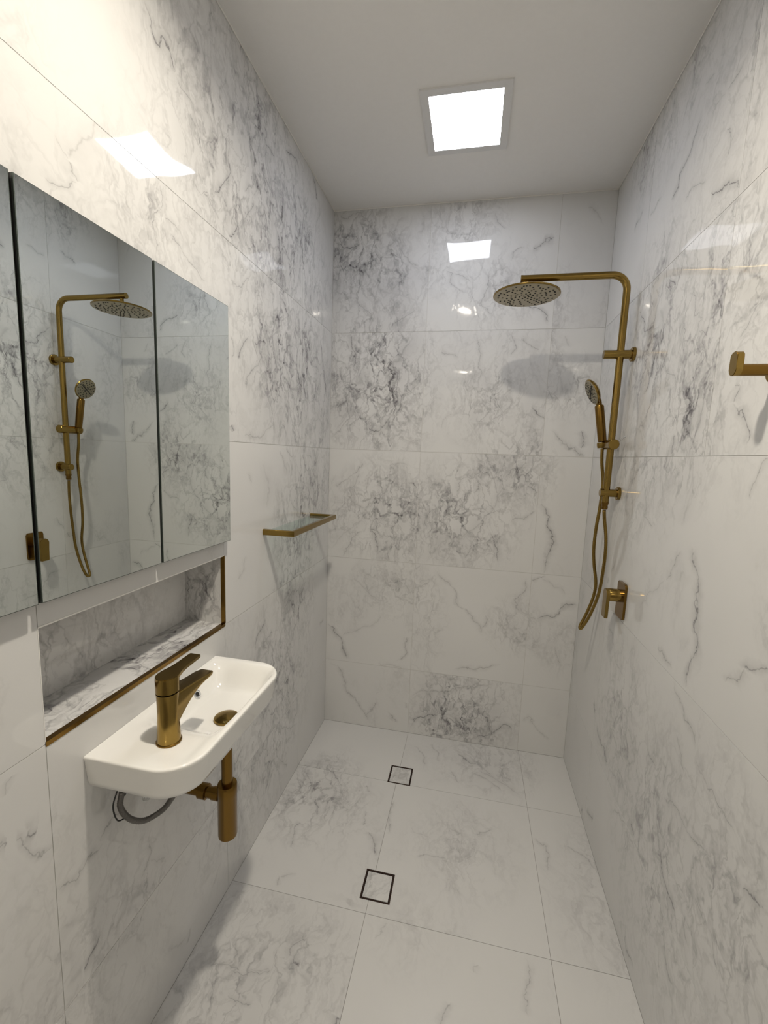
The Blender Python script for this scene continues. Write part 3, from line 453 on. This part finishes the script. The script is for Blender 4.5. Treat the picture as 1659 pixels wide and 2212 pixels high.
def downlight(x, y, power, label):
    d = empty('ceiling_downlight', (x, y, H), label, 'ceiling light')
    bm = bmesh.new(); lathe(bm, [(.058, -.001), (.058, -.006), (.054, -.009), (.042, -.009), (.042, -.001)], (x, y, H), seg=36); obj('trim_ring', bm, lamp_frame, d)
    bm = bmesh.new(); lathe(bm, [(0, -.008), (.040, -.008), (.040, -.003), (0, -.003)], (x, y, H), seg=36); obj('lens', bm, lens_glow, d)
    bm = bmesh.new()
    lathe(bm, [(.138, -.001), (.138, -.004), (.060, -.004), (.060, -.001)], (x, y, H), seg=36)
    ring_o = obj('backing_ring', bm, chrome, d)
    rr = random.Random(3)
    for k in range(16):
        a = 2*math.pi*k/16; rad = (.128, .082, .105)[k % 3]; q = Vector((x+rad*math.cos(a), y+rad*math.sin(a), H-.010))
        bm = bmesh.new(); bmesh.ops.create_icosphere(bm, subdivisions=1, radius=rr.choice((.0025, .004, .0055)), matrix=Matrix.Translation(q))
        obj('crystal', bm, crystal, ring_o)
    ld = bpy.data.lights.new('downlight_lamp', 'AREA'); ld.shape = 'DISK'; ld.size = .08; ld.energy = power; ld.color = DOWN_COL; ld.spread = math.radians(155)
    lo = bpy.data.objects.new('lamp', ld); col.objects.link(lo); lo.parent = d; lo.location = (0, 0, -.0145)
    return d
downlight(.63, -1.53, DOWN_POWER, 'round crystal-edged downlight in the ceiling above the basin')
downlight(.60, -3.80, HALL_POWER, 'round crystal-edged downlight in the ceiling at the far front end')

# ------------------------------------------------------------------ mirror cabinet
cb = empty('mirror_cabinet', (.012, -1.655, 1.27), 'three-door mirror cabinet recessed in the left wall above the niche', 'mirror cabinet')
cz0, cz1 = 1.271, 1.981
ye = [-1.030, -1.3400, -1.6520, -1.962]
bm = bmesh.new(); box(bm, (.0005, ye[3]+.004, cz0+.004), (.0115, ye[0]-.004, cz1-.004)); obj('cabinet_body', bm, cab_dark, cb)
for k in range(3):
    a, b_ = ye[k+1] + (.0035 if k < 2 else 0), ye[k] - (.0035 if k else 0)
    bm = bmesh.new(); box(bm, (.0120, a, cz0), (.0185, b_, cz1)); dr = obj('mirror_door', bm, cab_dark, cb)
    bm = bmesh.new(); box(bm, (.0186, a, cz0), (.0228, b_, cz1)); obj('glass_edge', bm, glass_edge, dr)
    bm = bmesh.new(); box(bm, (.02285, a+.0012, cz0+.0012), (.0232, b_-.0012, cz1-.0012)); obj('mirror', bm, mirror_m, dr)

# ------------------------------------------------------------------ wash basin
bs = empty('wash_basin', (.12, -1.32, .905), 'narrow white wall-hung ceramic basin with rounded corners on the left wall', 'basin')
BY0, BY1, BD, BT, BB = -1.566, -1.083, .240, .905, .828
def outline(inset, n=14, r0=.085):
    """closed loop, counter-clockwise from the wall's near corner; inset pulls every side but the wall's"""
    a0, a1, d = BY0+inset, BY1-inset, BD-inset
    r = max(r0-inset*.6, .02)
    pts = [(inset*.0, a0)]
    for k in range(5): pts.append(((d-r)*(k+1)/5.0, a0))
    for k in range(1, n+1):
        t = math.pi/2*k/n; pts.append((d-r+r*math.sin(t), a0+r-r*math.cos(t)))
    for k in range(1, 14): pts.append((d, a0+r+(a1-a0-2*r)*k/14.0))
    for k in range(n+1):
        t = math.pi/2*k/n; pts.append((d-r+r*math.cos(t), a1-r+r*math.sin(t)))
    for k in range(1, 6): pts.append(((d-r)*(1-k/5.0), a1))
    for k in range(1, 18): pts.append((0.0, a1+(a0-a1)*k/18.0))
    return pts
def sst(a, b_, x):
    t = min(max((x-a)/(b_-a), 0), 1); return t*t*(3-2*t)
def bowl(x, y):
    # deck with tap hole near the camera, deep bowl on the far side, thin raised lip on the front
    by = sst(-1.445, -1.345, y) * (1 - sst(-1.165, -1.098, y))
    bx = sst(.012, .060, x) * (1 - sst(.182, .231, x))
    deep = .060 * by * bx
    deck = .005 * sst(-1.552, -1.50, y) * (1-sst(-1.40, -1.33, y)) * (1-sst(.198, .226, x)) * sst(.05, .17, x)
    return deep + deck * (1-bx*by)
bm = bmesh.new()
outer = outline(0); n = len(outer)
bottom = outline(.016)
c = (.118, -1.30)
loops = []
def ring(pts, zf): return [bm.verts.new((max(p_[0], .0005), p_[1], zf(p_) if callable(zf) else zf)) for p_ in pts]
loops.append(ring(bottom, BB)); loops.append(ring(outline(.0115), BB+.003)); loops.append(ring(outline(.008), BB+.016)); loops.append(ring(outline(.002), BT-.012)); loops.append(ring(outline(0), BT-.004)); loops.append(ring(outline(.0014), BT-.0008)); loops.append(ring(outline(.004), BT))
base = outline(.0075)
for s in [1, .985, .965, .94, .91, .88, .85, .82, .78, .74, .7, .65, .6, .55, .5, .45, .4, .34, .28, .22, .16, .1, .05]:
    pp = [(c[0]+(q[0]-c[0])*s, c[1]+(q[1]-c[1])*s) for q in base]
    loops.append(ring(pp, lambda q: BT - bowl(q[0], q[1])))
for a, b_ in zip(loops[:-1], loops[1:]):
    for k in range(n): bm.faces.new((a[k], a[(k+1) % n], b_[(k+1) % n], b_[k]))
cc_ = bm.verts.new((c[0], c[1], BT-bowl(*c)))
for k in range(n): bm.faces.new((loops[-1][k], loops[-1][(k+1) % n], cc_))
bm.faces.new(loops[0][::-1])
obj('bowl', bm, ceramic, bs, 50)
WX, WY = .163, -1.291
bm = bmesh.new(); lathe(bm, [(.0315, .0), (.0325, .003), (.031, .006), (.024, .0085), (0, .010)], (WX, WY, BT-bowl(WX, WY)+.0005)); obj('pop_up_waste', bm, brass, bs)
ox = .020; oy, oz = -1.240, .868
nv = Vector((1, 0, .75)).normalized()
for xx in range(12, 90):
    if BT - bowl(xx*.001, oy) < oz: ox = xx*.001; break
bm = bmesh.new(); lathe(bm, [(.0060, -.004), (.0060, .0012), (.0085, .0028), (.0118, .0022), (.0128, .0), (.0128, -.003)], (ox+.001, oy, oz), nv); ofr = obj('overflow_ring', bm, chrome, bs)
bm = bmesh.new(); lathe(bm, [(.0059, .0), (.0059, .0006), (0, .0007)], (ox+.001, oy, oz), nv); obj('overflow_hole_shade', bm, rubber, ofr)  # black disc painted in for the shade inside the overflow opening

# ------------------------------------------------------------------ basin mixer tap
TX, TY = .132, -1.472; TZ = BT - bowl(TX, TY)
tp = empty('basin_tap', (TX, TY, TZ), 'brushed brass single-lever mixer tap standing on the white basin', 'tap')
bm = bmesh.new(); lathe(bm, [(.0272, .0), (.0272, .003), (.0255, .0045), (0, .0045)], (TX, TY, TZ)); obj('base_ring', bm, brass_dark, tp)
bm = bmesh.new()
prof = [(.0250, .0045), (.0248, .010), (.0240, .025), (.0230, .045), (.0224, .07), (.0224, .09), (.0232, .108), (.0240, .118), (0, .118)]
lathe(bm, prof, (TX, TY, TZ), seg=48)
# spout: flares out of the body and tapers to a thin flat tip
rings = []
for k in range(15):
    t = k/14.0
    yy = TY - .004 + .150*t
    top = TZ + .116 - .020*t
    th = .074*(1-t)**2.1 + .0085
    hw = .0222 - .001*t + .0*t
    if t > .9: hw *= (1 - (t-.9)*2.2)
    r_ = min(th/2, hw)*.55
    sect = rrect(hw*2, th, min(r_, .0045), 4)
    rings.append([bm.verts.new((TX + q[0], yy, top - th/2 + q[1])) for q in sect])
for a, b_ in zip(rings[:-1], rings[1:]):
    for k in range(len(a)): bm.faces.new((a[k], a[(k+1) % len(a)], b_[(k+1) % len(a)], b_[k]))
bm.faces.new(rings[-1]); bm.faces.new(rings[0][::-1])
obj('body', bm, brass, tp, 40)
bm = bmesh.new(); lathe(bm, [(.0105, 0), (.0105, -.009), (.0090, -.010), (0, -.010)], (TX, TY+.124, TZ+.092)); obj('aerator', bm, brass, tp)
bm = bmesh.new()
lathe(bm, [(.0225, .1195), (.0243, .121), (.0246, .150), (.0240, .156), (0, .156)], (TX, TY, TZ), seg=48)
ol = []
for k in range(13):
    a = math.pi + math.pi*k/12; ol.append((.0240*math.cos(a), .0240*math.sin(a)))
ol += [(.0225, .012), (.0170, .032), (.0150, .050), (.0150, .096), (.0135, .101), (-.0135, .101), (-.0150, .096), (-.0150, .050), (-.0170, .032), (-.0225, .012)]
prism(bm, ol, (TX, TY, TZ+.1500), (1, 0, 0), (0, 1, .03), (0, 0, 1), .0075, .0008)
obj('lever', bm, brass, tp)

# ------------------------------------------------------------------ bottle trap
bt = empty('bottle_trap', (WX, WY, .47), 'aged brass bottle trap hanging under the white basin', 'bottle trap')
bm = bmesh.new(); lathe(bm, [(.030, .0), (.030, -.006), (.022, -.010), (.0145, -.011), (.0145, -.19), (0, -.19)], (WX, WY, BB-.0005)); obj('tailpipe', bm, brass_dark, bt)
bm = bmesh.new(); lathe(bm, [(0, .0), (.020, .0), (.0245, .003), (.0255, .008), (.0255, .126), (.0262, .128), (.0262, .155), (.025, .159), (.0165, .160)], (WX, WY, .497)); obj('trap_body', bm, brass_dark, bt)
bm = bmesh.new(); sweep(bm, [(WX-.02, WY, .618), (.075, WY, .618), (.001, WY, .618)], .0150, 28); obj('outlet_pipe', bm, brass_dark, bt)
bm = bmesh.new(); lathe(bm, [(.0150, .0), (.0205, .001), (.0205, .022), (.0150, .024)], (.080, WY, .618), (1, 0, 0)); lathe(bm, [(.0175, 0), (.0175, .02)], (WX-.042, WY, .618), (1, 0, 0)); obj('collar', bm, brass_dark, bt)
bm = bmesh.new(); lathe(bm, [(0, .0006), (.0335, .0006), (.0335, .004), (.030, .010), (.0152, .012), (.0152, .0006)], (0, WY, .618), (1, 0, 0)); obj('wall_flange', bm, brass_dark, bt)

# ------------------------------------------------------------------ water supply
sv = empty('stop_valve', (.0, -1.500, .79), 'chrome water stop valve on the wall, half hidden under the basin', 'valve')
bm = bmesh.new(); lathe(bm, [(.0225, .0006), (.0225, .004), (.012, .010), (.009, .012), (.009, .045), (0, .046)], (0, -1.470, .780), (1, 0, 0)); lathe(bm, [(.008, 0), (.008, .02), (.011, .022), (.011, .034), (0, .034)], (.034, -1.470, .780), (0, -1, 0), seg=6); obj('valve_body', bm, chrome, sv)
bm = bmesh.new(); lathe(bm, [(.013, .0), (.014, .004), (.014, .018), (.012, .02), (0, .02)], (.046, -1.470, .780), (1, 0, 0), seg=12); obj('valve_knob', bm, clear_pl, sv)
hs = empty('supply_hose', (.07, -1.47, .70), 'braided grey water hose looping below the underside of the basin', 'hose')
hp = [(.034, -1.506, .782), (.036, -1.5145, .752), (.045, -1.5005, .712), (.060, -1.4740, .6860), (.080, -1.4440, .6870), (.100, -1.4370, .712), (.122, -1.4400, .755), (.132, -1.455, .826)]
bm = bmesh.new(); sweep(bm, catmull(hp, 14), .0066, 16, True, .0007); obj('braided_tube', bm, braid, hs)
bm = bmesh.new(); sweep(bm, catmull([(.028, -1.512, .79), (.028, -1.526, .76), (.032, -1.520, .722), (.036, -1.50, .712)], 8), .0016, 8); obj('cable_tie', bm, rubber, hs)
bm = bmesh.new(); sweep(bm, [(.030, -1.430, .70), (.033, -1.430, .80)], .009, 16); sweep(bm, [(.032, -1.412, .72), (.060, -1.430, .80)], .0055, 12); obj('plastic_sleeve', bm, clear_pl, sv)
bm = bmesh.new(); lathe(bm, [(.012, 0), (.012, .02), (.0085, .022), (.0085, .034)], (.122, -1.440, .745), (.05, -.05, 1), seg=6); obj('hex_nut', bm, brass, hs)

# ------------------------------------------------------------------ glass shelf
sh = empty('glass_shelf', (.065, -.52, 1.252), 'small clear glass shelf in a brass frame on the left wall', 'shelf')
SY0, SY1, SX, SZ = -.770, -.262, .128, 1.252
bm = bmesh.new(); hh = .0115; hw = .009
def mitre(bm, path, hw, hh, z):
    n_ = len(path); rings = []
    for i, (x, y) in enumerate(path):
        d0 = Vector((path[i][0]-path[i-1][0], path[i][1]-path[i-1][1])) if i else None
        d1 = Vector((path[i+1][0]-x, path[i+1][1]-y)) if i < n_-1 else None
        dd = [d.normalized() for d in (d0, d1) if d is not None]
        nn = sum((Vector((-d.y, d.x)) for d in dd), Vector((0, 0))); nn /= max(nn.length_squared/len(dd)**0, 1e-9) / (len(dd)); 
        sec = rrect(2*hw, 2*hh, .0045, 4)
        rings.append([bm.verts.new((x+nn.x*q[0], y+nn.y*q[0], z+q[1])) for q in sec])
    for a, b_ in zip(rings[:-1], rings[1:]):
        for k in range(len(a)): bm.faces.new((a[k], a[(k+1) % len(a)], b_[(k+1) % len(a)], b_[k]))
    bm.faces.new(rings[0][::-1]); bm.faces.new(rings[-1])
mitre(bm, [(.0006, SY0+hw), (SX-hw, SY0+hw), (SX-hw, SY1-hw), (.0006, SY1-hw)], hw, hh, SZ)
obj('brass_rail', bm, brass, sh)
bm = bmesh.new(); box(bm, (.012, SY0+2*hw+.0003, SZ-.001), (SX-2*hw-.0003, SY1-2*hw-.0003, SZ+.005)); obj('glass_pane', bm, glass_m, sh)

# ------------------------------------------------------------------ rail shower
BX, BYY = 1.285, -.432
sr = empty('shower_rail', (BX, BYY, 1.39), 'brushed brass shower rail with an overhead arm on the right wall', 'shower')
ATZ = 2.250; rb = .055
path = [(BX, BYY, 1.405), (BX, BYY, 1.7), (BX, BYY, 2.0), (BX, BYY, ATZ-rb)]
for k in range(1, 13):
    a = math.pi/2*k/12; path.append((BX-rb+rb*math.cos(a), BYY, ATZ-rb+rb*math.sin(a)))
path += [(1.1, BYY, ATZ), (.912, BYY, ATZ)]
bm = bmesh.new(); sweep(bm, path, .0128, 28); obj('riser_pipe', bm, brass, sr)
bm = bmesh.new(); lathe(bm, [(.0132, 0), (.0132, .008)], (.912, BYY, ATZ), (-1, 0, 0)); obj('pipe_end_cap', bm, brass, sr)
def wall_bracket(z, x0, rad, frad):
    bm = bmesh.new(); lathe(bm, [(rad*.92, 0), (rad, .0015), (rad, W-x0-.001)], (x0, BYY, z), (1, 0, 0)); br = obj('wall_bracket', bm, brass, sr)
    bm = bmesh.new(); lathe(bm, [(frad*.93, .0), (frad, .0015), (frad, .0105)], (W-.011, BYY, z), (1, 0, 0)); obj('flange', bm, brass, br)
wall_bracket(1.966, 1.226, .0160, .0262); wall_bracket(1.443, 1.262, .0155, .0255)
bm = bmesh.new(); lathe(bm, [(.0105, .0), (.0135, -.004), (.0135, -.010), (.011, -.014), (.011, -.020), (.0125, -.022), (.0105, -.032), (0, -.033)], (BX, BYY, 1.410)); obj('outlet_fitting', bm, brass_dark, sr)
# overhead rose
HZ = 2.1905
bm = bmesh.new(); lathe(bm, [(0, .0075), (.06, .0065), (.1215, .0035), (.1245, .0015), (.1245, -.0025), (.1225, -.0035), (.1200, -.0035)], (.929, BYY, HZ), seg=72); rose = obj('shower_head', bm, brass, sr)
bm = bmesh.new(); lathe(bm, [(.0085, .0), (.0085, -.030), (.014, -.032), (.014, -.040), (.020, -.044), (.020, -.0475), (0, -.0475)], (.929, BYY, ATZ-.0115)); obj('swivel_stem', bm, brass, rose)
bm = bmesh.new(); lathe(bm, [(.1205, -.0030), (.1205, -.0042), (.119, -.0046), (0, -.0046)], (.929, BYY, HZ), seg=72); obj('spray_face', bm, brass_pale, rose)
bm = bmesh.new()
for rr, cnt in ((.010, 4), (.025, 8), (.041, 12), (.057, 16), (.073, 19), (.089, 22), (.105, 26)):
    for k in range(cnt):
        a = 2*math.pi*(k+.3*rr*100)/cnt + .15*math.sin(k*5.1)
        lathe(bm, [(.0034, -.0040), (.0036, -.0058), (.0024, -.0064), (0, -.0064)], (.929+rr*math.cos(a), BYY+rr*math.sin(a), HZ), seg=6)
nz_ = obj('nozzle_dots', bm, rubber, rose); nz_['kind'] = 'stuff'
# slider
HYY = -.376
bm = bmesh.new(); lathe(bm, [(.0175, 0), (.0195, .002), (.0195, .118), (.0175, .120)], (BX, -.470, 1.630), (0, 1, 0)); sl = obj('slider', bm, brass, sr)
bm = bmesh.new(); lathe(bm, [(.0155, .0), (.0175, .012), (.0165, .022), (.010, .022)], (1.268, HYY+.002, 1.618), (-.12, 0, 1)); obj('handset_cup', bm, brass, sl)
bm = bmesh.new(); sweep(bm, [(1.302, -.452, 1.640), (1.326, -.462, 1.662)], [.0030, .0024], 10); obj('release_pin', bm, chrome, sl)
# handset
hd = empty('hand_shower', (1.27, HYY, 1.65), 'brass hand shower with a round head resting in the rail clamp', 'hand shower')
A = Vector((1.2680, HYY, 1.642)); B = Vector((1.2430, HYY, 1.785))
bm = bmesh.new(); t_ = (B-A)
sweep(bm, [A, A+t_*.02, A+t_*.5, A+t_*.97, B], [.0130, .0160, .0170, .0170, .0150], 28)
sweep(bm, [B-t_*.02, B+Vector((-.004, 0, .018)), Vector((1.2290, HYY, 1.815))], [.0110, .0110, .012], 20)
obj('handle', bm, brass_dark, hd)
hc = Vector((1.2150, HYY-.001, 1.837)); hn = Vector((-.90, -.08, -.43)).normalized()
bm = bmesh.new(); lathe(bm, [(0, -.0165), (.020, -.0155), (.042, -.009), (.0515, -.001), (.0530, .003), (.0515, .006), (.049, .007)], hc, hn, seg=48); obj('head_shell', bm, brass, hd)
bm = bmesh.new(); lathe(bm, [(.0490, .0065), (.0490, .0078), (.0475, .0085), (0, .0085)], hc, hn, seg=48); hf = obj('spray_plate', bm, mat('handset_face_shaded', (.30, .27, .19), .4, .3), hd)  # plate coloured darker than the overhead face: its unlit look is painted in
bm = bmesh.new(); u, v = frame(hn)
for rr, cnt in ((.012, 6), (.021, 9), (.031, 12), (.041, 16)):
    for k in range(cnt):
        a = 2*math.pi*k/cnt + rr*60
        q = hc + (u*math.cos(a)+v*math.sin(a))*rr
        lathe(bm, [(.0026, .0075), (.0026, .0096), (0, .0098)], q, hn, seg=6)
o = obj('handset_nozzles', bm, rubber, hf); o['kind'] = 'stuff'
bm = bmesh.new(); d1 = (u*.8+v*.6).normalized()
sweep(bm, [hc+hn*.0090-d1*.040, hc+hn*.0090+d1*.040], .0020, 6); d2 = hn.cross(d1)
sweep(bm, [hc+hn*.0090-d2*.014, hc+hn*.0090+d2*.014], .0020, 6)
obj('spray_divider', bm, rubber, hf)
# hose
ho = empty('shower_hose', (1.29, -.40, .86), 'thin brass shower hose hanging in a long loop below the rail', 'hose')
pts = [(BX, BYY, 1.3762), (1.2855, BYY, 1.365), (1.2915, -.428, 1.330), (1.3055, -.415, 1.27), (1.3130, -.405, 1.200), (1.3130, -.398, 1.11), (1.3060, -.395, 1.02), (1.2830, -.392, .930), (1.2620, -.388, .878), (1.2540, -.380, .862), (1.2560, -.368, .872),
       (1.2790, -.362, .930), (1.2980, -.360, 1.000), (1.3010, -.362, 1.060), (1.2860, -.366, 1.140), (1.2770, -.372, 1.210), (1.2780, -.374, 1.300), (1.2840, -.374, 1.380), (1.2860, -.374, 1.480), (1.2740, -.375, 1.560), (1.2700, HYY, 1.615)]
bm = bmesh.new(); sweep(bm, catmull(pts, 14), .0066, 14, True, .0004); obj('hose_tube', bm, brass, ho)
# mixer
mxr = empty('shower_mixer', (W, -.590, 1.065), 'brass wall mixer with a rounded square plate and lever below the shower', 'mixer')
bm = bmesh.new(); prism(bm, rrect(.080, .132, .012), (W-.0090, -.590, 1.064), (0, 1, 0), (0, 0, 1), (1, 0, 0), .0080, .0012); obj('wall_plate', bm, brass_dark, mxr)
bm = bmesh.new(); lathe(bm, [(.0225, 0), (.0235, .0015), (.0235, .041)], (W-.050, -.590, 1.080), (1, 0, 0)); obj('cartridge_sleeve', bm, brass, mxr)
bm = bmesh.new()
ol = [(.0235*math.cos(math.pi*k/14), .0235*math.sin(math.pi*k/14)) for k in range(15)] + [(-.0205, -.03), (-.0200, -.082), (-.017, -.086), (.017, -.086), (.0200, -.082), (.0205, -.03)]
prism(bm, ol, (W-.0615, -.590, 1.080), (0, 1, 0), (0, 0, 1), (1, 0, 0), .0115, .001); obj('lever', bm, brass, mxr)

# ------------------------------------------------------------------ robe hook at the right edge
hk = empty('robe_hook', (W, -1.268, 1.747), 'brass wall hook with an upturned disc end at the right edge', 'hook')
bm = bmesh.new(); lathe(bm, [(.0115, 0), (.0115, W-1.262-.001)], (1.262, -1.266, 1.7475), (1, 0, 0)); obj('post', bm, brass_dark, hk)
bm = bmesh.new()
ol = [(.0125*math.cos(a), .0125*math.sin(a)-.0) for a in [math.pi + math.pi*k/14 for k in range(15)]] + [(.0125, .024)] + [(.0125*math.cos(a), .024+.010*math.sin(a)) for a in [math.pi*k/10 for k in range(1, 10)]] + [(-.0125, .024)]
prism(bm, ol, (1.2530, -1.266, 1.7485), (0, 1, 0), (0, 0, 1), (1, 0, 0), .0130, .001); obj('upturned_end', bm, brass, hk)
bm = bmesh.new(); lathe(bm, [(.024, 0), (.024, .009)], (W-.0095, -1.266, 1.7475), (1, 0, 0)); obj('wall_rose', bm, brass, hk)
